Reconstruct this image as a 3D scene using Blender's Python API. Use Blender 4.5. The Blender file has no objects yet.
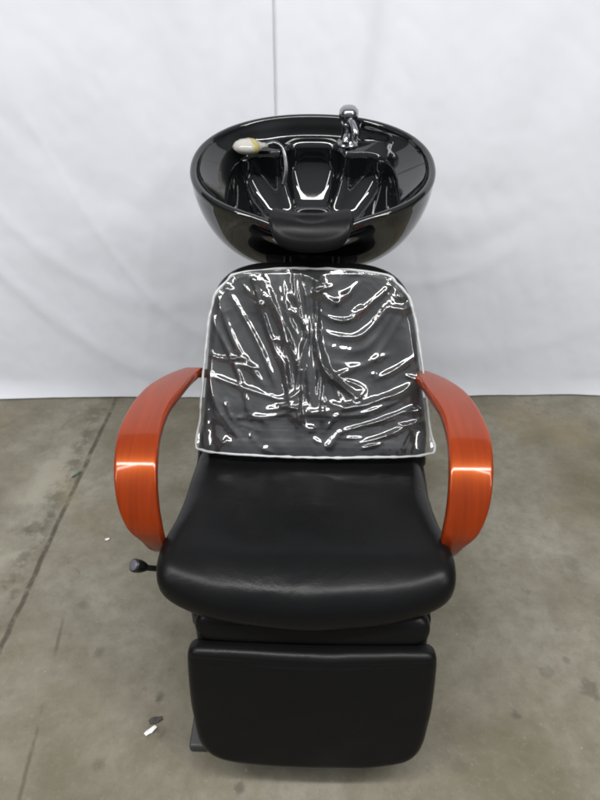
import bpy, math, random
import numpy as np
from mathutils import Vector, noise, Matrix
S = bpy.context.scene
C = S.collection
PI = math.pi
rng = random.Random(7)

# ------------------------------------------------------------------ materials
def mat(name):
    m = bpy.data.materials.new(name); m.use_nodes = True
    nt = m.node_tree; b = nt.nodes['Principled BSDF']
    return m, nt, b
def N(nt, t, **k):
    n = nt.nodes.new(t)
    for a, v in k.items():
        if a in n.inputs: n.inputs[a].default_value = v
        else: setattr(n, a, v)
    return n
def simple(name, col, rough=.4, metal=0, spec=.5, bump=0, bscale=200, bdist=.001, rvar=0, coat=0):
    m, nt, b = mat(name)
    b.inputs['Base Color'].default_value = (*col, 1)
    b.inputs['Roughness'].default_value = rough
    b.inputs['Metallic'].default_value = metal
    b.inputs['Specular IOR Level'].default_value = spec
    b.inputs['Coat Weight'].default_value = coat
    tc = N(nt, 'ShaderNodeTexCoord')
    if bump:
        n = N(nt, 'ShaderNodeTexNoise', Scale=bscale, Detail=4.0)
        nt.links.new(tc.outputs['Object'], n.inputs['Vector'])
        bp = N(nt, 'ShaderNodeBump', Strength=bump, Distance=bdist)
        nt.links.new(n.outputs['Fac'], bp.inputs['Height']); nt.links.new(bp.outputs['Normal'], b.inputs['Normal'])
    if rvar:
        n = N(nt, 'ShaderNodeTexNoise', Scale=9.0, Detail=5.0)
        nt.links.new(tc.outputs['Object'], n.inputs['Vector'])
        r = N(nt, 'ShaderNodeMapRange'); r.inputs[1].default_value = .3; r.inputs[2].default_value = .7
        r.inputs[3].default_value = rough - rvar; r.inputs[4].default_value = rough + rvar
        nt.links.new(n.outputs['Fac'], r.inputs[0]); nt.links.new(r.outputs[0], b.inputs['Roughness'])
    return m

def leather():
    m, nt, b = mat('black_vinyl')
    tc = N(nt, 'ShaderNodeTexCoord')
    v = N(nt, 'ShaderNodeTexVoronoi', Scale=420.0)
    n = N(nt, 'ShaderNodeTexNoise', Scale=14.0, Detail=5.0, Distortion=.6)
    w = N(nt, 'ShaderNodeTexNoise', Scale=5.0, Detail=6.0, Roughness=.6)
    for q in (v, n, w): nt.links.new(tc.outputs['Object'], q.inputs['Vector'])
    b1 = N(nt, 'ShaderNodeBump', Strength=.12, Distance=.0006)
    b2 = N(nt, 'ShaderNodeBump', Strength=.4, Distance=.004)
    nt.links.new(v.outputs['Distance'], b1.inputs['Height'])
    nt.links.new(n.outputs['Fac'], b2.inputs['Height'])
    nt.links.new(b2.outputs['Normal'], b1.inputs['Normal']); nt.links.new(b1.outputs['Normal'], b.inputs['Normal'])
    r = N(nt, 'ShaderNodeMapRange'); r.inputs[1].default_value = .3; r.inputs[2].default_value = .7
    r.inputs[3].default_value = .27; r.inputs[4].default_value = .40
    nt.links.new(w.outputs['Fac'], r.inputs[0]); nt.links.new(r.outputs[0], b.inputs['Roughness'])
    b.inputs['Base Color'].default_value = (.004, .0042, .0045, 1)
    b.inputs['Specular IOR Level'].default_value = .18
    return m

def wood():
    m, nt, b = mat('cherry_stained_wood')
    tc = N(nt, 'ShaderNodeTexCoord')
    mp = N(nt, 'ShaderNodeMapping'); mp.inputs['Scale'].default_value = (60, 3, 3)
    n = N(nt, 'ShaderNodeTexNoise', Scale=1.5, Detail=8.0, Roughness=.65, Distortion=.4)
    nt.links.new(tc.outputs['Object'], mp.inputs['Vector']); nt.links.new(mp.outputs[0], n.inputs['Vector'])
    cr = N(nt, 'ShaderNodeValToRGB')
    cr.color_ramp.elements[0].position = .3; cr.color_ramp.elements[0].color = (.16, .0165, .002, 1)
    cr.color_ramp.elements[1].position = .7; cr.color_ramp.elements[1].color = (.235, .026, .002, 1)
    nt.links.new(n.outputs['Fac'], cr.inputs[0]); nt.links.new(cr.outputs[0], b.inputs['Base Color'])
    b.inputs['Roughness'].default_value = .36; b.inputs['Specular Tint'].default_value = (1, .25, .045, 1)
    b.inputs['Coat Weight'].default_value = .6; b.inputs['Coat Roughness'].default_value = .10; b.inputs['Specular IOR Level'].default_value = 1.
    bp = N(nt, 'ShaderNodeBump', Strength=.05, Distance=.0005)
    nt.links.new(n.outputs['Fac'], bp.inputs['Height']); nt.links.new(bp.outputs[0], b.inputs['Normal'])
    return m

def cloth(name, col):
    m, nt, b = mat(name)
    tc = N(nt, 'ShaderNodeTexCoord')
    b.inputs['Base Color'].default_value = (*col, 1)
    b.inputs['Roughness'].default_value = .75
    b.inputs['Specular IOR Level'].default_value = .25
    w = N(nt, 'ShaderNodeTexNoise', Scale=4.0, Detail=8.0, Roughness=.6, Distortion=.5)
    f = N(nt, 'ShaderNodeTexNoise', Scale=500.0, Detail=2.0)
    for q in (w, f): nt.links.new(tc.outputs['Object'], q.inputs['Vector'])
    b1 = N(nt, 'ShaderNodeBump', Strength=.08, Distance=.010)
    b2 = N(nt, 'ShaderNodeBump', Strength=.15, Distance=.0008)
    nt.links.new(w.outputs['Fac'], b1.inputs['Height']); nt.links.new(f.outputs['Fac'], b2.inputs['Height'])
    nt.links.new(b1.outputs[0], b2.inputs['Normal']); nt.links.new(b2.outputs[0], b.inputs['Normal'])
    return m

def vinyl():
    m, nt, b = mat('clear_vinyl')
    nt.nodes.remove(b); out = nt.nodes['Material Output']
    tr = N(nt, 'ShaderNodeBsdfTransparent'); tr.inputs[0].default_value = (.93, .94, .95, 1)
    gl = N(nt, 'ShaderNodeBsdfGlossy'); gl.inputs['Roughness'].default_value = .105
    gl2 = N(nt, 'ShaderNodeBsdfGlossy'); gl2.inputs['Roughness'].default_value = .42
    df = N(nt, 'ShaderNodeBsdfDiffuse'); df.inputs[0].default_value = (.75, .77, .8, 1)
    fr = N(nt, 'ShaderNodeFresnel', IOR=1.55)
    ad = N(nt, 'ShaderNodeMath', operation='MULTIPLY_ADD'); ad.inputs[1].default_value = 1.8; ad.inputs[2].default_value = .055
    nt.links.new(fr.outputs[0], ad.inputs[0])
    m1 = N(nt, 'ShaderNodeMixShader'); m1.inputs[0].default_value = .026
    nt.links.new(tr.outputs[0], m1.inputs[1]); nt.links.new(df.outputs[0], m1.inputs[2])
    m0 = N(nt, 'ShaderNodeMixShader'); m0.inputs[0].default_value = .10
    nt.links.new(gl.outputs[0], m0.inputs[1]); nt.links.new(gl2.outputs[0], m0.inputs[2])
    m2 = N(nt, 'ShaderNodeMixShader')
    nt.links.new(ad.outputs[0], m2.inputs[0]); nt.links.new(m1.outputs[0], m2.inputs[1]); nt.links.new(m0.outputs[0], m2.inputs[2])
    nt.links.new(m2.outputs[0], out.inputs['Surface'])
    return m

def concrete():
    m, nt, b = mat('worn_concrete'); L = nt.links
    tc = N(nt, 'ShaderNodeTexCoord')
    def noise_(scale, det=6, rough=.6, dist=0, vec=None):
        n = N(nt, 'ShaderNodeTexNoise', Scale=scale, Detail=float(det), Roughness=rough, Distortion=dist)
        L.new((vec or tc.outputs['Object']), n.inputs['Vector']); return n.outputs['Fac']
    def rng_(src, a, b_, c=0., d=1.):
        r = N(nt, 'ShaderNodeMapRange'); r.interpolation_type = 'SMOOTHSTEP'
        for i, v in enumerate((a, b_, c, d)): r.inputs[i + 1].default_value = v
        L.new(src, r.inputs[0]); return r.outputs[0]
    def mix(fac, a, col, mode='MIX'):
        x = N(nt, 'ShaderNodeMix', data_type='RGBA', blend_type=mode)
        if isinstance(fac, float): x.inputs[0].default_value = fac
        else: L.new(fac, x.inputs[0])
        L.new(a, x.inputs[6])
        if isinstance(col, tuple): x.inputs[7].default_value = (*col, 1)
        else: L.new(col, x.inputs[7])
        return x.outputs[2]
    def math_(op, a, b_):
        x = N(nt, 'ShaderNodeMath', operation=op)
        for i, v in enumerate((a, b_)):
            if isinstance(v, (int, float)): x.inputs[i].default_value = v
            elif v is not None: L.new(v, x.inputs[i])
        return x.outputs[0]
    cr = N(nt, 'ShaderNodeValToRGB')
    e = cr.color_ramp.elements
    e[0].position = .34; e[0].color = (.118, .103, .066, 1)
    e[1].position = .66; e[1].color = (.250, .238, .194, 1)
    L.new(noise_(2.2, 8, .65, .3), cr.inputs[0]); col = cr.outputs[0]
    # fine mottling
    fine = noise_(22., 8, .7)
    col = mix(rng_(fine, .35, .72, 0, .55), col, (.12, .108, .078))
    col = mix(rng_(noise_(70., 5, .7), .52, .75, 0, .30), col, (.27, .26, .22))
    # wear rubbed along the joint
    sx = N(nt, 'ShaderNodeSeparateXYZ'); L.new(tc.outputs['Object'], sx.inputs[0])
    X, Y = sx.outputs[0], sx.outputs[1]
    # joint at x = -0.741 - (2.128-y)*0.036, wobbling
    wob = math_('MULTIPLY', math_('SUBTRACT', noise_(7., 5, .6), .5), .022)
    jx = math_('ADD', math_('MULTIPLY', Y, .036), -.8176)
    dx = math_('ADD', math_('SUBTRACT', X, jx), wob)
    adx = math_('ABSOLUTE', dx, None)
    band = math_('MULTIPLY', rng_(math_('ABSOLUTE', math_('ADD', dx, .12), None), .02, .13, 1, 0), rng_(noise_(5., 6, .6), .4, .62))
    col = mix(math_('MULTIPLY', band, .7), col, (.30, .285, .23))
    band2 = math_('MULTIPLY', rng_(math_('ABSOLUTE', math_('ADD', dx, .05), None), .0, .07, 1, 0), rng_(noise_(11., 6, .7), .45, .6))
    col = mix(math_('MULTIPLY', band2, .6), col, (.085, .076, .055))
    line = math_('MULTIPLY', rng_(adx, .004, .011, 1, 0), rng_(noise_(17., 6, .7), .34, .54, .25, 1))
    col = mix(math_('MULTIPLY', line, .85), col, (.055, .046, .032))
    # second faint crack at lower left
    cx = math_('SUBTRACT', X, math_('ADD', math_('MULTIPLY', Y, -.096), -.538))
    cxa = math_('ABSOLUTE', math_('ADD', cx, wob), None)
    l2 = math_('MULTIPLY', rng_(cxa, .002, .007, 1, 0), math_('MULTIPLY', rng_(Y, 1.0, 1.25, 1, 0), rng_(noise_(9., 4, .6, 0), .40, .55)))
    col = mix(math_('MULTIPLY', l2, .6), col, (.07, .06, .042))
    # stains
    st = rng_(noise_(6.5, 7, .7, .5), .62, .76)
    col = mix(math_('MULTIPLY', st, .75), col, (.085, .078, .062))
    yl = rng_(noise_(1.6, 6, .6, .2), .56, .72)
    col = mix(math_('MULTIPLY', yl, .45), col, (.22, .17, .085))
    st2 = math_('MULTIPLY', rng_(noise_(16., 6, .7, .3), .60, .70), rng_(noise_(2.6, 3, .5), .45, .6))
    col = mix(math_('MULTIPLY', st2, .5), col, (.10, .082, .055))
    # individual oily spots
    wv = N(nt, 'ShaderNodeTexNoise', Scale=26.0, Detail=4.0); L.new(tc.outputs['Object'], wv.inputs['Vector'])
    for (x, y, r, s) in [(-.344, .874, .017, .75), (-.84, 1.44, .03, .5), (-.80, 1.50, .02, .5), (.511, .836, .016, .6), (.713, .9, .028, .55),
                         (-.135, .675, .016, .6), (.52, 1.45, .03, .3), (.62, .95, .02, .3), (-.33, .80, .02, .5), (-.52, 1.0, .015, .3), (-.6, 1.15, .02, .3),
                         (.45, 1.1, .035, .2), (.8, 1.3, .04, .25), (-.45, .72, .018, .35), (.35, .72, .02, .3), (-.9, 1.25, .03, .3), (.68, .98, .013, .4)]:
        d = N(nt, 'ShaderNodeVectorMath', operation='DISTANCE'); L.new(tc.outputs['Object'], d.inputs[0]); d.inputs[1].default_value = (x, y, 0)
        dd = math_('ADD', d.outputs['Value'], math_('MULTIPLY', math_('SUBTRACT', wv.outputs['Fac'], .5), r * 3.2))
        col = mix(rng_(dd, r * .3, r * 1.2, s, 0), col, (.055, .047, .034))
    pit = rng_(noise_(150., 3, .6), .62, .72)
    col = mix(math_('MULTIPLY', pit, .35), col, (.07, .06, .045))
    grit = rng_(noise_(95., 3, .6, 0), .66, .74)
    col = mix(math_('MULTIPLY', grit, .4), col, (.34, .32, .27))
    # pale flecks
    vo = N(nt, 'ShaderNodeTexVoronoi', Scale=13.0); L.new(tc.outputs['Object'], vo.inputs['Vector'])
    fl = rng_(vo.outputs['Distance'], .02, .045, 1, 0)
    col = mix(math_('MULTIPLY', fl, .35), col, (.4, .38, .32))
    L.new(col, b.inputs['Base Color'])
    L.new(rng_(noise_(5., 6, .6), .3, .7, .48, .72), b.inputs['Roughness'])
    b.inputs['Specular IOR Level'].default_value = .35
    hgt = math_('SUBTRACT', math_('MULTIPLY', noise_(60., 8, .7), .5), line)
    bp = N(nt, 'ShaderNodeBump', Strength=.35, Distance=.004); L.new(hgt, bp.inputs['Height']); L.new(bp.outputs[0], b.inputs['Normal'])
    return m

M = dict(leather=leather(), wood=wood(), vinyl=vinyl(), floor=concrete(),
    cloth_l=cloth('white_cloth', (.72, .74, .80)), cloth_r=cloth('white_cloth_right', (.735, .755, .81)),
    ceramic=simple('black_glazed_porcelain', (.004, .0045, .005), .045, spec=.6, coat=.4, bump=.05, bscale=8, bdist=.004),
    chrome=simple('chrome', (.38, .39, .41), .22, 1, rvar=.04),
    satin=simple('satin_steel', (.35, .35, .36), .35, 1, rvar=.08),
    darkmetal=simple('dull_metal', (.16, .16, .17), .3, 1, rvar=.08),
    rubber=simple('black_rubber', (.004, .004, .0045), .38, spec=.2, bump=.2, bscale=300, bdist=.0005, rvar=.06),
    plastic=simple('black_plastic', (.012, .012, .013), .38, spec=.45, bump=.15, bscale=250, bdist=.0004),
    paint=simple('grey_black_paint', (.045, .046, .046), .5, bump=.1, bscale=120, rvar=.08),
    knob=simple('grey_plastic', (.10, .10, .12), .35, spec=.5),
    hem=simple('milky_vinyl_binding', (.48, .49, .50), .3, spec=.5, bump=.5, bscale=160, bdist=.002),
    whitep=simple('white_plastic', (.42, .41, .38), .12, spec=.5, rvar=.05),
    yellow=simple('yellow_reflection_tint', (.36, .31, .12), .25, spec=.5, rvar=.05),  # base colour imitates a yellow reflection on the hand spray
    paper=simple('white_paper', (.8, .8, .8), .7, bump=.4, bscale=60, bdist=.002),
    scrap=simple('dark_scrap', (.05, .048, .04), .8, bump=.5, bscale=90, bdist=.002),
    green=simple('green_scrap', (.06, .13, .07), .7, bump=.5, bscale=90, bdist=.002))

# ------------------------------------------------------------------ helpers
def mesh_obj(name, verts, faces, m, parent=None, smooth=True):
    me = bpy.data.meshes.new(name)
    me.from_pydata([tuple(map(float, v)) for v in verts], [], faces)
    me.materials.append(m); me.update()
    if smooth: me.polygons.foreach_set('use_smooth', [True] * len(me.polygons))
    o = bpy.data.objects.new(name, me); C.objects.link(o)
    if parent: o.parent = parent
    return o
def fix(o):
    import bmesh
    bm = bmesh.new(); bm.from_mesh(o.data); bmesh.ops.recalc_face_normals(bm, faces=bm.faces); bm.to_mesh(o.data); bm.free(); return o
def tag(o, label, cat, group=None, kind=None):
    if label: o['label'] = label
    if cat: o['category'] = cat
    if group: o['group'] = group
    if kind: o['kind'] = kind
    return o
def closed_curve(pts, n):
    P = [np.array(p, float) for p in pts]; k = len(P); out = []
    for i in range(k):
        a, b, c, d = P[i - 1], P[i], P[(i + 1) % k], P[(i + 2) % k]
        for j in range(24):
            t = j / 24
            out.append(.5 * (2 * b + (c - a) * t + (2 * a - 5 * b + 4 * c - d) * t * t + (3 * b - a - 3 * c + d) * t ** 3))
    out = np.array(out); seg = np.linalg.norm(np.roll(out, -1, 0) - out, axis=1); cum = np.concatenate([[0], np.cumsum(seg)])
    cl = np.vstack([out, out[:1]]); t = np.linspace(0, cum[-1], n, endpoint=False)
    return np.stack([np.interp(t, cum, cl[:, i]) for i in range(2)], 1)
def mirror(half):           # half listed for u>=0 from top to bottom
    return half + [(-u, v) for u, v in reversed(half) if abs(u) > 1e-6]
def open_curve(P, n):
    P = [np.array(p, float) for p in P]; P = [2 * P[0] - P[1]] + P + [2 * P[-1] - P[-2]]; out = []
    for i in range(1, len(P) - 2):
        a, b, c, d = P[i - 1:i + 3]
        for j in range(24):
            t = j / 24
            out.append(.5 * (2 * b + (c - a) * t + (2 * a - 5 * b + 4 * c - d) * t * t + (3 * b - a - 3 * c + d) * t ** 3))
    out.append(P[-2]); out = np.array(out)
    cum = np.concatenate([[0], np.cumsum(np.linalg.norm(np.diff(out, axis=0), axis=1))]); t = np.linspace(0, cum[-1], n)
    return np.stack([np.interp(t, cum, out[:, i]) for i in range(out.shape[1])], 1)
def cushion(name, outline, half, r, mapf, m, parent, n=120, crown=0., dimple=None, under=None, nring=14):
    """slab with a rounded edge; w up to +-half, mapf(u,v,w)->xyz"""
    o = closed_curve(outline, n)
    tang = np.roll(o, -1, 0) - np.roll(o, 1, 0); tang /= np.linalg.norm(tang, axis=1)[:, None]
    area = .5 * np.sum(o[:, 0] * np.roll(o[:, 1], -1) - np.roll(o[:, 0], -1) * o[:, 1])
    nrm = np.stack([tang[:, 1], -tang[:, 0]], 1) * (1 if area > 0 else -1)
    cen = o.mean(0); inner = o - nrm * r
    dist = np.sqrt(((inner[:, None, :] - o[None, :, :]) ** 2).sum(2)).min(1); ok = dist > r * .985
    if not ok.all() and ok.any():
        ix = np.arange(n); good = ix[ok]; gx = np.concatenate([good - n, good, good + n])
        inner = np.stack([np.interp(ix, gx, np.tile(inner[good, c], 3)) for c in range(2)], 1)
    for _ in range(3): inner = (np.roll(inner, 1, 0) + 2 * inner + np.roll(inner, -1, 0)) / 4
    rings = []
    for k in range(nring + 1):                    # bottom centre -> inner
        s = .04 + .96 * k / nring
        rings.append((cen + (inner - cen) * s, -half * np.ones(n), s))
    for k in range(1, 16):
        th = -PI / 2 + PI * k / 16
        d = r * (1 - math.cos(th)); w = (half - r) * (1 if th > 0 else -1 if th < 0 else 0) + r * math.sin(th)
        rings.append((o + (inner - o) * (d / r), w * np.ones(n), 1.))
    for k in range(nring, -1, -1):
        s = .04 + .96 * k / nring
        rings.append((cen + (inner - cen) * s, (half + crown * (1 - s ** 3)) * np.ones(n), s))
    V = []; F = []
    for p, w, s in rings:
        for i in range(n):
            ww = w[i]
            if dimple is not None and ww > 0: ww = ww + dimple(p[i][0], p[i][1]) * min(1, ww / half)
            V.append(mapf(p[i][0], p[i][1], ww))
    K = len(rings)
    for k in range(K - 1):
        for i in range(n):
            j = (i + 1) % n; F.append((k * n + i, k * n + j, (k + 1) * n + j, (k + 1) * n + i))
    F.append(tuple(range(n))[::-1]); F.append(tuple((K - 1) * n + i for i in range(n)))
    return fix(mesh_obj(name, V, F, m, parent))
def tube(name, pts, rad, m, parent=None, n=12, closed=False, samples=None, caps=True, jitter=0):
    P = [np.array(p, float) for p in pts]
    if samples and not closed: P = list(open_curve(P, samples))
    k = len(P); V = []; F = []; up = None
    for i in range(k):
        a = P[(i - 1) % k] if closed or i > 0 else P[i]; b = P[(i + 1) % k] if closed or i < k - 1 else P[i]
        t = Vector(b - a).normalized()
        if up is None: up = t.orthogonal().normalized()
        up = (up - t * up.dot(t)).normalized(); s = t.cross(up)
        r = rad[i * (len(rad) - 1) // (k - 1)] if isinstance(rad, (list, tuple)) else rad
        if jitter: r *= 1 + jitter * noise.noise(Vector(P[i]) * 60)
        for j in range(n):
            q = 2 * PI * j / n; V.append(Vector(P[i]) + (up * math.cos(q) + s * math.sin(q)) * r)
    for i in range(k if closed else k - 1):
        for j in range(n):
            a = i * n; b = ((i + 1) % k) * n; F.append((a + j, a + (j + 1) % n, b + (j + 1) % n, b + j))
    if not closed and caps: F.append(tuple(range(n))[::-1]); F.append(tuple((k - 1) * n + j for j in range(n)))
    return fix(mesh_obj(name, V, F, m, parent))
def lathe(name, prof, m, parent, mat4=Matrix(), n=40, sx=1, sy=1, ribs=0):
    V = []; F = []
    for r, z in prof:
        for j in range(n):
            a = 2 * PI * j / n; rr = r * (1 + ribs * (j % 2)); V.append(mat4 @ Vector((rr * sx * math.cos(a), rr * sy * math.sin(a), z)))
    for i in range(len(prof) - 1):
        for j in range(n): F.append((i * n + j, i * n + (j + 1) % n, (i + 1) * n + (j + 1) % n, (i + 1) * n + j))
    F.append(tuple(range(n))[::-1]); F.append(tuple((len(prof) - 1) * n + j for j in range(n)))
    return fix(mesh_obj(name, V, F, m, parent))
def box(name, lo, hi, m, parent, bev=.008, taper=0):
    x0, y0, z0 = lo; x1, y1, z1 = hi; t = taper
    V = [(x0 + t, y0 + t, z0), (x1 - t, y0 + t, z0), (x1 - t, y1 - t, z0), (x0 + t, y1 - t, z0), (x0, y0, z1), (x1, y0, z1), (x1, y1, z1), (x0, y1, z1)]
    F = [(0, 3, 2, 1), (4, 5, 6, 7), (0, 1, 5, 4), (1, 2, 6, 5), (2, 3, 7, 6), (3, 0, 4, 7)]
    o = mesh_obj(name, V, F, m, parent)
    md = o.modifiers.new('bevel', 'BEVEL'); md.width = bev; md.segments = 4; md.limit_method = 'ANGLE'
    return o

# ------------------------------------------------------------------ floor and curtains
fl = mesh_obj('floor', [(-6, -4, 0), (6, -4, 0), (6, 6, 0), (-6, 6, 0)], [(0, 1, 2, 3)], M['floor'], smooth=False)
tag(fl, 'stained olive grey concrete floor with a dirty joint line', None, kind='structure')

def curtain(x0, x1, ybase, zt, m, side, label):
    nx, nz = 420, 240; V = []; F = []
    for k in range(nz):
        v = k / (nz - 1); z = .004 + (zt - .004) * v ** 1.15
        for i in range(nx):
            u = i / (nx - 1); x = x0 + (x1 - x0) * u
            d = 0.
            if side == 'l':
                # swagged drape: folds sweep from the upper left down to the lower middle and up again
                for (cx, zc, w, amp, curv, wid) in [(-.42, .10, 1.1, .022, 1.05, .05), (-.50, .42, .9, .016, 1.25, .045), (-.47, .76, .7, -.012, 1.5, .06), (-.30, .28, .5, .012, 2.6, .035), (-1.0, .6, .8, .012, .9, .07)]:
                    zz = zc + curv * (x - cx) ** 2
                    g = math.exp(-((z - zz) / wid) ** 2) * math.exp(-((x - cx) / w) ** 4)
                    d += amp * g
                for (xx, amp, w, lean) in [(-.21, .034, .045, .05), (-.30, -.030, .06, .10), (-.13, .01, .02, .0), (-.40, .008, .03, .16), (-.92, .010, .05, -.2)]:
                    d += amp * math.exp(-((x - xx + lean * (1.4 - z)) / w) ** 2) * min(1, .25 + z)
            else:
                for (xx, amp, w, lean) in [(.20, .040, .04, .10), (.27, -.032, .055, .06), (.08, .012, .03, 0), (.95, .045, .08, -.32), (1.12, -.035, .08, -.34), (1.5, .02, .07, 0), (.62, .007, .12, .1)]:
                    d += amp * math.exp(-((x - xx + lean * (1.4 - z)) / w) ** 2) * (1 if z > .3 else .4 + 2 * z)
                for (cx, zc, w, amp, curv, wid) in [(.50, .62, .32, -.014, 1.3, .045), (.42, .50, .3, .012, 1.0, .03), (.55, .80, .25, -.016, 1.0, .06), (.6, .2, .6, .014, .5, .06)]:
                    zz = zc + curv * (x - cx) ** 2
                    d += amp * math.exp(-((z - zz) / wid) ** 2) * math.exp(-((x - cx) / w) ** 4)
            d *= .22
            d += .022 * noise.noise(Vector((x * 1.3, z * .9, 3.1))) + .006 * noise.noise(Vector((x * 5, z * 3, 5))) + .0022 * abs(noise.noise(Vector((x * 9 + z * 4, z * 5 - x * 2, 7)))) + .0008 * noise.noise(Vector((x * 30, z * 22, 2)))
            d += .004 * math.sin(x * 23 + 2 * math.sin(z * 3)) * (z / 1.4) * .5
            y = ybase - d
            if z < .09: y -= .035 * (1 - z / .09) ** 2 * (.6 + .4 * math.sin(x * 4 + 1))
            V.append((x, y, z))
    for k in range(nz - 1):
        for i in range(nx - 1):
            a = k * nx + i; F.append((a, a + 1, a + nx + 1, a + nx))
    o = mesh_obj('curtain', V, F, m)
    md = o.modifiers.new('thick', 'SOLIDIFY'); md.thickness = .0015; md.offset = 1
    tag(o, label, 'curtain', 'white cloth backdrop curtains')
    return o
curtain(-2.6, -.078, 2.165, 2.3, M['cloth_l'], 'l', 'left white cloth curtain with swagged folds, its straight edge overlapping the other sheet')
curtain(-.14, 2.6, 2.176, 2.3, M['cloth_r'], 'r', 'right white cloth curtain hanging behind the basin faucet, slipped under the other sheet')

# ------------------------------------------------------------------ chair
chair = bpy.data.objects.new('shampoo_chair', None); C.objects.link(chair)
chair.location = (.020, 1.2, 0); chair.rotation_euler = (0, 0, math.radians(-1.5))
chair.empty_display_size = .2
tag(chair, 'black shampoo chair with orange wooden arms and glossy black wash basin behind headrest', 'salon chair')
O = np.array((0, 1.2, 0))
def W(x, y, z): return (x, y - 1.2, z)      # chair-local coordinates

# seat -----------------------------------------------------------
seat_half = [(0, 1.275), (.20, 1.275), (.262, 1.262), (.274, 1.22), (.276, 1.14), (.275, 1.06), (.279, .98), (.290, .91), (.293, .86), (.284, .815), (.250, .79), (.18, .770), (.09, .760), (0, .755)]
def sm_(t): t = max(0, min(1, t)); return t * t * (3 - 2 * t)
def seat_z(x, y):
    t = (y - .76) / .5
    z = .468 + .018 * math.sin(PI * min(1, max(0, 1.1 - t * 1.05)) * .5) - .014 * math.exp(-((t - .55) / .22) ** 2)
    z -= .040 * sm_((t - .45) / .5)
    z += .007 * math.cos(min(1, abs(x) / .29) * PI / 2) * math.sin(PI * max(0, min(1, t)))
    z += .012 * (abs(x) / .29) ** 3                      # raised side bolsters
    z -= .034 * max(0, 1 - t / .26) ** 2.2                 # waterfall front
    return z
cushion('seat', mirror(seat_half), .041, .038, lambda u, v, w: W(u, v, seat_z(u, v) + w), M['leather'], chair, n=160, nring=30,
        dimple=lambda x, y: .0025 * noise.noise(Vector((x * 9, y * 9, 1))))
# seat pan and base
box('seat_frame', W(-.235, .83, .335), W(.235, 1.42, .402), M['plastic'], chair, .012)
box('base_cabinet', W(-.205, .87, .03), W(.205, 1.78, .332), M['plastic'], chair, .02, taper=.015)
for s in (-1, 1):
    fx = -.236 if s < 0 else .195
    box('foot', W(fx - .022, .742, .002), W(fx + .022, 1.80, .028), M['paint'], chair, .006)
    # side panels that carry the arms
    pn = mesh_obj('side_panel', *((lambda pts: ([W(s * .274 + .004, y, z) for y, z in pts] + [W(s * .284 + .004, y, z) for y, z in pts],
        [tuple(range(len(pts))), tuple(range(2 * len(pts) - 1, len(pts) - 1, -1))] + [(i, (i + 1) % len(pts), len(pts) + (i + 1) % len(pts), len(pts) + i) for i in range(len(pts))]))
        ([(1.04, .36), (1.34, .37), (1.37, .42), (1.345, .475), (1.30, .475), (1.25, .44), (1.05, .41)])), M['plastic'], chair, smooth=False)
    fix(pn); b = pn.modifiers.new('b', 'BEVEL'); b.width = .004; b.segments = 3; pn.data.polygons.foreach_set('use_smooth', [True] * len(pn.data.polygons))

# backrest -------------------------------------------------------
B0 = np.array((0, 1.215, .47)); BV = np.array((0, .49, .872)); BW = np.array((0, -.872, .49))
def bmap(u, v, w): 
    p = B0 + np.array((u + .016 * (1 - v / .46), 0, 0)) + BV * v + BW * (w - .045); return W(*p)
back_half = [(0, .478), (.10, .478), (.155, .470), (.200, .450), (.232, .410), (.248, .34), (.259, .24), (.272, .12), (.274, .03), (.245, -.03), (0, -.03)]
def back_d(x, v):
    g = 0
    for c in (.055, .085, .115): g -= .010 * math.exp(-((v - c) / .006) ** 2)
    g += .004 * math.exp(-((v - .07) / .012) ** 2) + .004 * math.exp(-((v - .1) / .012) ** 2)
    return g + .012 * math.exp(-((v - .09) / .06) ** 2) - .006 * (1 - (x / .28) ** 2)
cushion('backrest', mirror(back_half), .045, .034, bmap, M['leather'], chair, n=150, crown=.004, dimple=back_d, nring=40)

# footrest -------------------------------------------------------
FT = np.array((.0145, .752, .378)); FB = np.array((.0145, .672, .098)); FV = (FT - FB); FL = np.linalg.norm(FV); FV /= FL
FW = np.array((0, -FV[2], FV[1]))
def fmap(u, v, w):
    return W(*(FB + np.array((u, 0, 0)) + FV * v + FW * (w - .022) + np.array((0, -.010 * math.cos(u / .24 * PI / 2), 0))))
foot_half = [(0, FL + .002), (.12, FL + .003), (.212, FL), (.237, FL - .006), (.246, FL - .03), (.245, FL * .55), (.240, .11), (.230, .05), (.203, .016), (.15, .003), (.07, 0), (0, 0)]
cushion('footrest', mirror(foot_half), .024, .018, fmap, M['leather'], chair, n=150, nring=30,
        dimple=lambda x, v: .006 * math.cos(min(1, abs(x) / .24) * PI / 2) * math.sin(PI * max(0, min(1, v / FL))) + .0022 * noise.noise(Vector((x * 14, v * 14, 4))) - .003 * math.exp(-((v - FL + .022) / .004) ** 2))
# rolled pad and flap between seat and footrest
cushion('footrest_pad', mirror([(0, .03), (.19, .03), (.222, .022), (.232, .0), (.222, -.022), (.19, -.03), (0, -.03)]), .02, .016,
        lambda u, v, w: W(u + .0145, .800 + v * .3 - .006 * math.cos(u * 6) - w, .405 - .005 + v), M['leather'], chair, n=100)
fp = box('front_panel', W(-.226, .815, .10), W(.254, .855, .40), M['leather'], chair, .012)
tube('hinge', [W(-.16, .80, .36), W(.16, .80, .36)], .01, M['satin'], chair)
for s in (-1, 1):
    tube('hinge_arm', [W(s * .15, .86, .30), W(s * .15, .80, .27), W(s * .15, .755, .25)], .008, M['satin'], chair)

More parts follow.
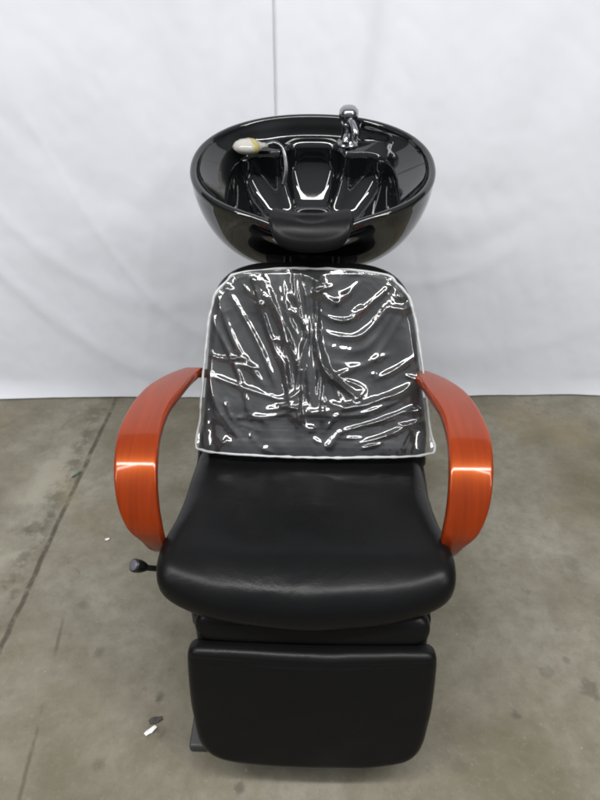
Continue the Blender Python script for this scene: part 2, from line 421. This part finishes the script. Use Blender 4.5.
# armrests -------------------------------------------------------
prof = [  # y, z, inner, outer
    (1.350, .640, .250, .284), (1.315, .650, .258, .312), (1.260, .663, .268, .342), (1.20, .674, .276, .362), (1.12, .682, .289, .374), (1.04, .682, .290, .377),
    (.985, .668, .287, .373), (.945, .638, .284, .368), (.920, .595, .281, .361), (.906, .553, .277, .346), (.908, .520, .277, .325), (.918, .488, .279, .315), (.938, .458, .281, .311)]
for s in (-1, 1):
    c = open_curve([p for p in prof], 90); n = len(c); V = []; F = []
    tn = np.gradient(c[:, :2], axis=0); tn /= np.linalg.norm(tn, axis=1)[:, None]
    K = 20
    for i in range(n):
        y, z, xi, xo = c[i]; ny, nz = tn[i][1], -tn[i][0]      # outward normal (front/up)
        cx, hw, th = (xi + xo) / 2, (xo - xi) / 2, .0105
        if i < 4: th *= (.5, .8, .95, 1)[i]
        for j in range(K):
            q = 2 * PI * j / K; cq, sq = math.cos(q), math.sin(q)
            a = hw * math.copysign(abs(cq) ** .17, cq); w = th * math.copysign(abs(sq) ** .45, sq)
            V.append(W(s * (cx + a) - .009, y + ny * w, z + nz * w))
    for i in range(n - 1):
        for j in range(K): F.append((i * K + j, i * K + (j + 1) % K, (i + 1) * K + (j + 1) % K, (i + 1) * K + j))
    F.append(tuple(range(K))); F.append(tuple((n - 1) * K + j for j in range(K)))
    arm = fix(mesh_obj('armrest', V, F, M['wood'], chair))
    for (y, z) in ((1.335, .640), (.945, .452)):
        tube('arm_bolt', [W(s * .236, y, z), W(s * .285, y, z)], .011, M['plastic'], arm, n=16)
    box('arm_bracket', W(min(s * .225, s * .281), .95, .40), W(max(s * .225, s * .281), 1.08, .425), M['plastic'], arm, .004)

# recline lever --------------------------------------------------
lever = tube('recline_lever', [W(-.235, .98, .372), W(-.30, .955, .375), W(-.338, .935, .395), W(-.366, .928, .415)], .0065, M['plastic'], chair, samples=24)
kd = Vector((-.55, -.45, .70)).normalized(); ko = Vector(W(-.352, .932, .402))
kb = lathe('knob', [(.007, -.012), (.0105, -.004), (.014, .008), (.0148, .022), (.0138, .026)], M['plastic'], lever, Matrix.Translation(ko) @ kd.to_track_quat('Z', 'Y').to_matrix().to_4x4(), 28)
kc = lathe('knob_cap', [(.0115, .0255), (.0115, .0275), (.0095, .0285), (.002, .0288)], M['knob'], lever, Matrix.Translation(ko) @ kd.to_track_quat('Z', 'Y').to_matrix().to_4x4(), 28)

# ------------------------------------------------------------------ wash basin
TL = math.radians(15)
BC = np.array((-.001, 1.655, 1.052))     # centre of the rim plane
ea = np.array((1., 0, 0)); eb = np.array((0, math.cos(TL), math.sin(TL))); ew = np.array((0, -math.sin(TL), math.cos(TL)))
def bw(a, b, w): return W(*(BC + ea * a + eb * b + ew * w))
AX, BX = .303, .252
def outer(th):
    c, s = math.cos(th), math.sin(th); e = 2.15
    r = (abs(c / AX) ** e + abs(s / BX) ** e) ** (-1 / e); return r * c, r * s
def well(th):      # the deep bowl, wide at the neck end and lobed towards the tap deck
    c, s = math.cos(th), math.sin(th); e = 3.0
    A, Bv = .215, (.205 if s > 0 else .175)
    r = (abs(c / A) ** e + abs(s / Bv) ** e) ** (-1 / e)
    r *= 1 - .20 * math.exp(-((th - PI * .33) / .20) ** 2) - .20 * math.exp(-((th - PI * .67) / .20) ** 2)
    return r * c, r * s - .018
def lerp(p, q, t): return (p[0] + (q[0] - p[0]) * t, p[1] + (q[1] - p[1]) * t)
NT = 220; V = []; F = []
prof_rings = []
def sm(t): t = max(0, min(1, t)); return t * t * (3 - 2 * t)
for k in range(9): prof_rings.append(('o', .36 + .16 * k / 8, -.222 + .0 * k))
for k in range(1, 22):
    t = k / 21; prof_rings.append(('o', .52 + .475 * math.sin(t * PI / 2) ** .9, -.222 + .214 * (1 - math.cos(t * PI / 2)) ** .85))
for k in range(1, 11):
    q = -.3 + (PI + .3) * k / 10; prof_rings.append(('r', .0095 * math.cos(q), .0095 * math.sin(q)))
for k in range(1, 15): prof_rings.append(('f', k / 14, 0))
for k in range(1, 26): prof_rings.append(('w', k / 25, 0))
for kind, p, q in prof_rings:
    for j in range(NT):
        th = 2 * PI * j / NT; o = outer(th); wl = well(th)
        ang = (th + PI / 2 + PI) % (2 * PI) - PI                 # 0 at the neck end
        dip = -.046 * math.exp(-(ang / .34) ** 2)
        back = sm((math.sin(th) - .55) / .35)
        ln = math.hypot(*o); ur = (o[0] / ln, o[1] / ln)
        rim_in = (o[0] - ur[0] * .019, o[1] - ur[1] * .019)
        if kind == 'o':
            und = 1 - .22 * math.exp(-(ang / .6) ** 2) * sm(-q / .10)
            a, b = o[0] * p * und, o[1] * p * und; w = q + dip * sm((q + .22) / .21)
        elif kind == 'r':
            a, b = o[0] + ur[0] * (p - .0095), o[1] + ur[1] * (p - .0095); w = q + dip
        elif kind == 'f':
            a, b = lerp(rim_in, wl, p); drop = -.052 * (1 - back) - .040 * back
            prf = (p ** .8) * (1 - back) + sm(p / .30) * back
            w = drop * prf + dip * (1 - p * .55)
        else:
            rr = 1 - p; t = p
            # wall rolls over the edge then steep, then flat bottom
            prf = sm(t / .12) * .10 + (1 - (1 - min(1, t / .62)) ** 2.2) * .90
            sc = 1 - .38 * sm(t / .5) * .9 - .62 * sm((t - .42) / .58) * .96 - .02 * t
            sc = max(.035, sc)
            a, b = wl[0] * sc, (wl[1] + .018) * sc - .018 - .02 * t
            base = -.052 * (1 - back) - .040 * back
            w = base - .135 * prf - .010 * t + dip * .45 * (1 - t)
        V.append(bw(a, b, w))
R = len(prof_rings)
for k in range(R - 1):
    for j in range(NT): F.append((k * NT + j, k * NT + (j + 1) % NT, (k + 1) * NT + (j + 1) % NT, (k + 1) * NT + j))
F.append(tuple(range(NT))[::-1]); F.append(tuple((R - 1) * NT + j for j in range(NT)))
basin = fix(mesh_obj('wash_basin', V, F, M['ceramic'], chair))
drain = lathe('drain', [(.022, 0), (.024, .003), (.018, .004), (.016, .001), (.004, .001)], M['chrome'], basin,
      Matrix.Translation(Vector(bw(0, -.038, -.196))) @ Matrix.Rotation(TL, 4, 'X'), 30)
# pedestal that carries the basin
V2 = []; F2 = []
ped = open_curve([(.085, .03, 1.70), (.075, .33, 1.71), (.07, .55, 1.72), (.085, .72, 1.71), (.125, .835, 1.70)], 40); K = 40
for r, z, y in ped:
    for j in range(K):
        a = 2 * PI * j / K; cx = math.copysign(abs(math.cos(a)) ** .6, math.cos(a)); cy = math.copysign(abs(math.sin(a)) ** .6, math.sin(a))
        V2.append(W(.012 + r * 1.15 * cx, y + r * .8 * cy, z))
for i in range(len(ped) - 1):
    for j in range(K): F2.append((i * K + j, i * K + (j + 1) % K, (i + 1) * K + (j + 1) % K, (i + 1) * K + j))
F2.append(tuple(range(K))); F2.append(tuple((len(ped) - 1) * K + j for j in range(K)))
fix(mesh_obj('pedestal', V2, F2, M['plastic'], chair))
# bracket behind the backrest, one chromed end shows each side
tube('basin_bracket', [W(-.06, 1.50, .83), W(-.05, 1.58, .82), W(.05, 1.58, .82), W(.06, 1.50, .83)], .010, M['satin'], chair, samples=30)

# neck rest
def nmap(u, v, w):
    # saddle over the rim notch
    z = .026 * (abs(u) / .1) ** 2.2
    bb = -.232 + v
    zz = -.022 + z + .006 - 9.0 * max(0, -v - .006) ** 2 - 5.5 * max(0, v - .01) ** 2
    return bw(u, bb, zz + w)
cushion('neck_rest', mirror([(0, .052), (.055, .050), (.082, .044), (.092, .020), (.091, -.02), (.082, -.046), (.06, -.056), (0, -.058)]), .013, .012, nmap, M['rubber'], basin, n=90, crown=.007,
        dimple=lambda x, v: -.004 * math.exp(-((x / .03) ** 2 + (v / .012) ** 2) ** 2))

# faucet
FM = Matrix.Translation(Vector(bw(.092, .180, -.0405))) @ Matrix.Rotation(TL - .06, 4, 'X')
fa = lathe('faucet', [(.030, 0), (.031, .004), (.027, .008), (.020, .012), (.0185, .016), (.0175, .045), (.019, .050), (.019, .058), (.016, .062)], M['chrome'], basin, FM)
lathe('handle_cap', [(.014, .062), (.0235, .068), (.0255, .080), (.024, .090), (.018, .097), (.006, .100)], M['chrome'], fa, FM, 40)
sp = [FM @ Vector(p) for p in ((0, -.012, .074), (.008, -.030, .070), (.016, -.050, .058), (.019, -.058, .048))]
tube('handle_lever', sp, [.008, .0085, .0085, .007], M['chrome'], fa, n=16, samples=20)
tube('spout', [FM @ Vector(p) for p in ((0, -.010, .030), (-.004, -.028, .030), (-.006, -.040, .018))], [.010, .010, .009], M['chrome'], fa, n=16, samples=14)

# hand spray with its hose, parked on the left of the tap deck
SM = Matrix.Translation(Vector(bw(-.150, .128, -.020)))
hd = Vector((-.86, -.50, .06)).normalized(); hq = hd.to_track_quat('Z', 'Y').to_matrix().to_4x4()
spray = lathe('hand_spray', [(.010, -.030), (.013, -.015), (.022, -.004), (.029, .008), (.032, .024), (.030, .040), (.022, .054), (.008, .064)], M['whitep'], basin, SM @ hq, 32, 1.05, .62)
lathe('spray_reflection_band', [(.0285, .004), (.0305, .008), (.0328, .018), (.0325, .022)], M['yellow'], spray, SM @ hq, 32, 1.05, .62)  # band that carries the painted yellow reflection
p0 = SM @ (hq @ Vector((0, 0, -.028)))
hose = [p0, p0 + Vector((.022, .006, .004)), p0 + Vector((.042, .004, -.006)), p0 + Vector((.052, -.008, -.030)), p0 + Vector((.054, -.022, -.062)), p0 + Vector((.046, -.03, -.095))]
tube('spray_hose', hose, .0065, M['darkmetal'], basin, n=14, samples=50)

# ------------------------------------------------------------------ clear cover over the backrest
cover = bpy.data.objects.new('backrest_cover', None); C.objects.link(cover)
cover.location = chair.location; cover.rotation_euler = chair.rotation_euler
tag(cover, 'wrinkled clear vinyl sheet with milky piping draped over the backrest', 'vinyl cover')
cov = mirror([(0, .462), (.10, .464), (.150, .456), (.195, .432), (.232, .388), (.247, .33), (.258, .25), (.270, .16), (.277, .08), (.287, .012), (.283, .000), (.20, -.004), (.10, -.012), (0, -.016)])
oc = closed_curve(cov, 400)
def hw(v):      # half width of the sheet at height v
    tab = [(.432, .195), (.41, .217), (.388, .232), (.33, .247), (.25, .258), (.16, .270), (.08, .277), (.012, .289), (-.02, .287)]
    if v > .432:
        return .195 * max(.05, 1 - ((v - .432) / .031) ** 3) 
    for (a, b), (c, d) in zip(tab, tab[1:]):
        if c <= v <= a: return d + (b - d) * (v - c) / (a - c)
    return .284
creases = []      # polylines in (u, v): amplitude, width
def cr(pts, amp, wid): creases.append((open_curve(pts, 26), amp, wid))
cr([(.012, .475), (.010, .34), (.004, .2), (.0, .06)], .0060, .007)
cr([(-.014, .475), (-.010, .33), (-.012, .2), (-.006, .06)], .0052, .007)
for (xa, va, xb, vb) in [(.004, .33, .045, .12), (.004, .30, .075, .10), (-.006, .32, -.05, .11), (-.04, .46, -.02, .30), (.03, .20, .02, .05), (-.07, .30, -.05, .08), (-.03, .2, -.035, .04)]:
    cr([(xa, va), (xa * .5 + xb * .5 - .004, (va + vb) / 2), (xb, vb)], .0045, .0065)
# right hand arcs sweeping from the middle fold up to the right edge
for v0, du, rise in [(.40, .12, .03), (.355, .17, .05), (.315, .21, .10), (.283, .228, .15), (.245, .245, .19)]:
    cr([(.014, v0), (.05, v0 - .022), (du * .55, v0 - .020), (du * .85, v0 + rise * .5), (du, v0 + rise)], rng.uniform(.0018, .0045), rng.uniform(.005, .010))
for k in range(5):
    a = .25 - .01 * k; cr([(.012, a), (.03 + .012 * k, a - .05), (.05 + .016 * k, a - .085)], .0035, .005)
# left hand diagonals from the upper left to the bottom of the middle fold
for (x0, v0, x1, v1) in [(-.225, .40, -.10, .14), (-.205, .42, -.085, .15), (-.12, .45, -.03, .20), (-.14, .45, -.06, .17), (-.24, .34, -.15, .08), (-.255, .2, -.17, .02), (-.07, .45, -.02, .26)]:
    m_ = rng.uniform(-.02, .02); cr([(x0, v0), ((x0 + x1) / 2 + m_, (v0 + v1) / 2 - .01), (x1, v1)], rng.uniform(.003, .0045), rng.uniform(.005, .008))
for (x0, v0, x1, v1) in [(-.25, .24, -.16, .235), (-.25, .19, -.06, .12), (-.02, .16, -.09, .13), (-.02, .14, -.12, .10), (-.02, .12, -.16, .085), (.02, .10, .22, .16), (.06, .05, .25, .12), (.10, .02, .26, .09), (.02, .13, .12, .12), (.0, .09, .20, .13), (.14, .18, .25, .25), (.16, .13, .26, .20)]:
    cr([(x0, v0), ((x0 + x1) / 2, (v0 + v1) / 2 - rng.uniform(.0, .02)), (x1, v1)], rng.uniform(.0025, .004), rng.uniform(.004, .007))
for k in range(64):     # little buckles
    x0 = rng.uniform(-.25, .25); v0 = rng.choice([rng.uniform(0, .45), rng.uniform(.0, .12), rng.uniform(.36, .45)]); a = rng.uniform(-.9, .9) + (.5 if x0 > 0 else -.5); l = rng.uniform(.02, .075)
    cr([(x0, v0), (x0 + l * .5 * math.cos(a) + rng.uniform(-.006, .006), v0 + l * .5 * math.sin(a)), (x0 + l * math.cos(a), v0 + l * math.sin(a))], rng.uniform(.0014, .0034), rng.uniform(.0035, .0075))
NU, NV = 330, 300
vs = np.linspace(-.004, .459, NV); U = np.zeros((NV, NU)); VV = np.zeros((NV, NU))
for k, v in enumerate(vs):
    U[k] = np.linspace(-1, 1, NU) * (hw(v) - .001)
    VV[k] = v - .012 * (1 - (U[k] / .285) ** 2) * max(0, 1 - v / .1)
H = np.zeros((NV, NU))
for pts, amp, wid in creases:
    lo = pts.min(0) - 4 * wid; hi = pts.max(0) + 4 * wid
    msk = (U > lo[0]) & (U < hi[0]) & (VV > lo[1]) & (VV < hi[1])
    if not msk.any(): continue
    uu, vv = U[msk], VV[msk]; best = np.full(uu.shape, 9.); tt = np.zeros(uu.shape)
    for i in range(len(pts) - 1):
        a, b = pts[i], pts[i + 1]; ab = b - a; L2 = ab @ ab + 1e-12
        t = np.clip(((uu - a[0]) * ab[0] + (vv - a[1]) * ab[1]) / L2, 0, 1)
        d = np.hypot(uu - a[0] - ab[0] * t, vv - a[1] - ab[1] * t); m_ = d < best; best[m_] = d[m_]; tt[m_] = ((i + t) / (len(pts) - 1))[m_]
    fade = np.sin(np.clip(tt, 0.03, .97) * PI) ** .6
    H[msk] += 1.15 * amp * fade * np.exp(-(best / (wid * 1.35)) ** 1.8)
V = []; F = []
for k in range(NV):
    for i in range(NU):
        u, v = U[k, i], VV[k, i]
        e = min(1, (hw(vs[k]) - abs(u)) / .02) * min(1, (v + .02) / .03) * min(1, (.465 - v) / .02); e = max(0, e)
        n1 = noise.noise(Vector((u * 11 + 3, v * 8, 1))); 
        q = Vector((u * 26 + 1.5 * n1, v * 20 + 1.5 * n1, 2.)); n2 = abs(noise.noise(q)); n3 = abs(noise.noise(q * 2.3))
        h = .0048 + .012 * math.exp(-((v - .09) / .06) ** 2) + max(0, 1) * (1.5 * H[k, i] + .0045 * (n1 + .5) + .007 * (.5 + noise.noise(Vector((u * 15 + v * 8, v * 5 - u * 4, 11)))) + .0014 * (1 - n2 * 2.2) * .5 + .0003 * (1 - n3 * 2)) * (.25 + .75 * e)
        bd = max(-.006, back_d(u, v)) * (1 if abs(u) < .25 else 0)
        wrap = -.012 * max(0, (abs(u) - .225) / .04) ** 2 if abs(u) > .225 else 0
        v = v + .029 * (1 - v / .46) ; lift = .024 * sm_(1 - (v - .01) / .10)
        V.append(bmap(u, v, .045 + .006 + h + max(wrap, -.02) + lift))
for k in range(NV - 1):
    for i in range(NU - 1):
        a = k * NU + i; F.append((a, a + 1, a + NU + 1, a + NU))
sheet = mesh_obj('vinyl_sheet', V, F, M['vinyl'], cover)
# piping follows the sheet's border
bd_pts = [V[i] for i in range(NU)] + [V[k * NU + NU - 1] for k in range(1, NV)] + [V[(NV - 1) * NU + i] for i in range(NU - 2, -1, -1)] + [V[k * NU] for k in range(NV - 2, 0, -1)]
P = np.array([tuple(p) for p in bd_pts]); Q = P.copy()
for _ in range(12): Q = (np.roll(Q, 1, 0) + Q * 2 + np.roll(Q, -1, 0)) / 4
Q = Q[::3]
for i in range(len(Q)): Q[i] += np.array([noise.noise(Vector(Q[i]) * 40) * .0016, 0, noise.noise(Vector(Q[i]) * 40 + Vector((5, 5, 5))) * .0016])
tube('piping', list(Q), .0030, M['hem'], cover, n=10, closed=True, jitter=.6)

# ------------------------------------------------------------------ scraps on the floor
def scrap(name, x, y, L, Wd, rz, m, seed, label, cat, h=.006):
    n1, n2 = 12, 8; V = []; F = []
    for i in range(n1):
        for j in range(n2):
            a = (i / (n1 - 1) - .5) * L; b = (j / (n2 - 1) - .5) * Wd * (1 - .55 * abs(i / (n1 - 1) - .45) * 1.6)
            z = .002 + h * (.4 + noise.noise(Vector((a * 90 + seed, b * 90, seed)))) ** 2 + h * .5 * abs(i / (n1 - 1) - .5)
            V.append((a + .002 * noise.noise(Vector((a * 200, b * 200, seed + 4))), b, z))
    for i in range(n1 - 1):
        for j in range(n2 - 1): F.append((i * n2 + j, (i + 1) * n2 + j, (i + 1) * n2 + j + 1, i * n2 + j + 1))
    o = mesh_obj(name, V, F, m); o.location = (x, y, 0); o.rotation_euler = (0, 0, rz)
    md = o.modifiers.new('s', 'SOLIDIFY'); md.thickness = .0012; md.offset = 1
    return tag(o, label, cat)
scrap('paper_scrap', -.347, .797, .030, .013, .75, M['paper'], 3, 'bright white crumpled paper scrap on the floor beside the footrest', 'paper scrap')
scrap('leaf_scrap', -.340, .822, .030, .016, .35, M['scrap'], 8, 'small dark grey scrap lying against the bright white paper scrap', 'scrap')
scrap('paper_scrap', -.592, 1.391, .014, .009, .4, M['paper'], 13, 'tiny pale crumb of paper on the floor near the left arm', 'paper scrap', .003)
scrap('leaf_scrap', -.772, 1.69, .035, .012, 1.0, M['green'], 21, 'dull green scrap lying in the floor joint near the curtain', 'scrap', .004)

# ------------------------------------------------------------------ lamps
def strip(name, loc, target, sx, sy, power, col=(1, .98, .95)):
    l = bpy.data.lights.new(name, 'AREA'); l.shape = 'RECTANGLE'; l.size = sx; l.size_y = sy; l.energy = power; l.color = col
    o = bpy.data.objects.new(name, l); C.objects.link(o); o.location = loc
    o.rotation_euler = (Vector(target) - Vector(loc)).to_track_quat('-Z', 'Y').to_euler(); return o
strip('ceiling_or_added_strip', (0, .05, 3.4), (0, .25, 0), 5.0, .22, 145)
strip('ceiling_or_added_strip', (-2.7, -.9, 3.2), (-1.2, -.2, 0), .16, 3.4, 50)  # added side strip, draws long highlights on the vinyl cover
strip('ceiling_or_added_strip', (2.7, -.9, 3.2), (1.2, -.2, 0), .16, 3.4, 50)  # its mirrored twin, likewise added for the vinyl highlights

# the big dim room around: pale ceiling above and behind the camera, dark walls low down
w = bpy.data.worlds.new('World'); S.world = w; w.use_nodes = True
nt = w.node_tree; bg = nt.nodes['Background']
tc = N(nt, 'ShaderNodeTexCoord'); dt = N(nt, 'ShaderNodeVectorMath', operation='DOT_PRODUCT'); dt.inputs[1].default_value = (0, -.45, .89)
nt.links.new(tc.outputs['Generated'], dt.inputs[0])
rp = N(nt, 'ShaderNodeValToRGB'); nt.links.new(dt.outputs['Value'], rp.inputs[0]); nt.links.new(rp.outputs[0], bg.inputs[0])
rp.color_ramp.elements[0].position = .15; rp.color_ramp.elements[0].color = (.12, .12, .12, 1)
rp.color_ramp.elements[1].position = .95; rp.color_ramp.elements[1].color = (.80, .83, .90, 1)
bg.inputs[1].default_value = .57

# ------------------------------------------------------------------ camera
cam = bpy.data.cameras.new('Camera'); co = bpy.data.objects.new('Camera', cam); C.objects.link(co); S.camera = co
co.location = (0, 0, 1.5); co.rotation_euler = (math.radians(55), 0, 0)
cam.sensor_fit = 'VERTICAL'; cam.sensor_height = 36; cam.lens = 29.25; cam.clip_start = .05; cam.clip_end = 60
cam.dof.use_dof = False; cam.dof.focus_distance = 1.5; cam.dof.aperture_fstop = 7
S.view_settings.view_transform = 'Standard'; S.view_settings.look = 'None'; S.view_settings.exposure = 0; S.view_settings.gamma = 1
S.render.engine = 'CYCLES'
S.cycles.filter_width = 1.9
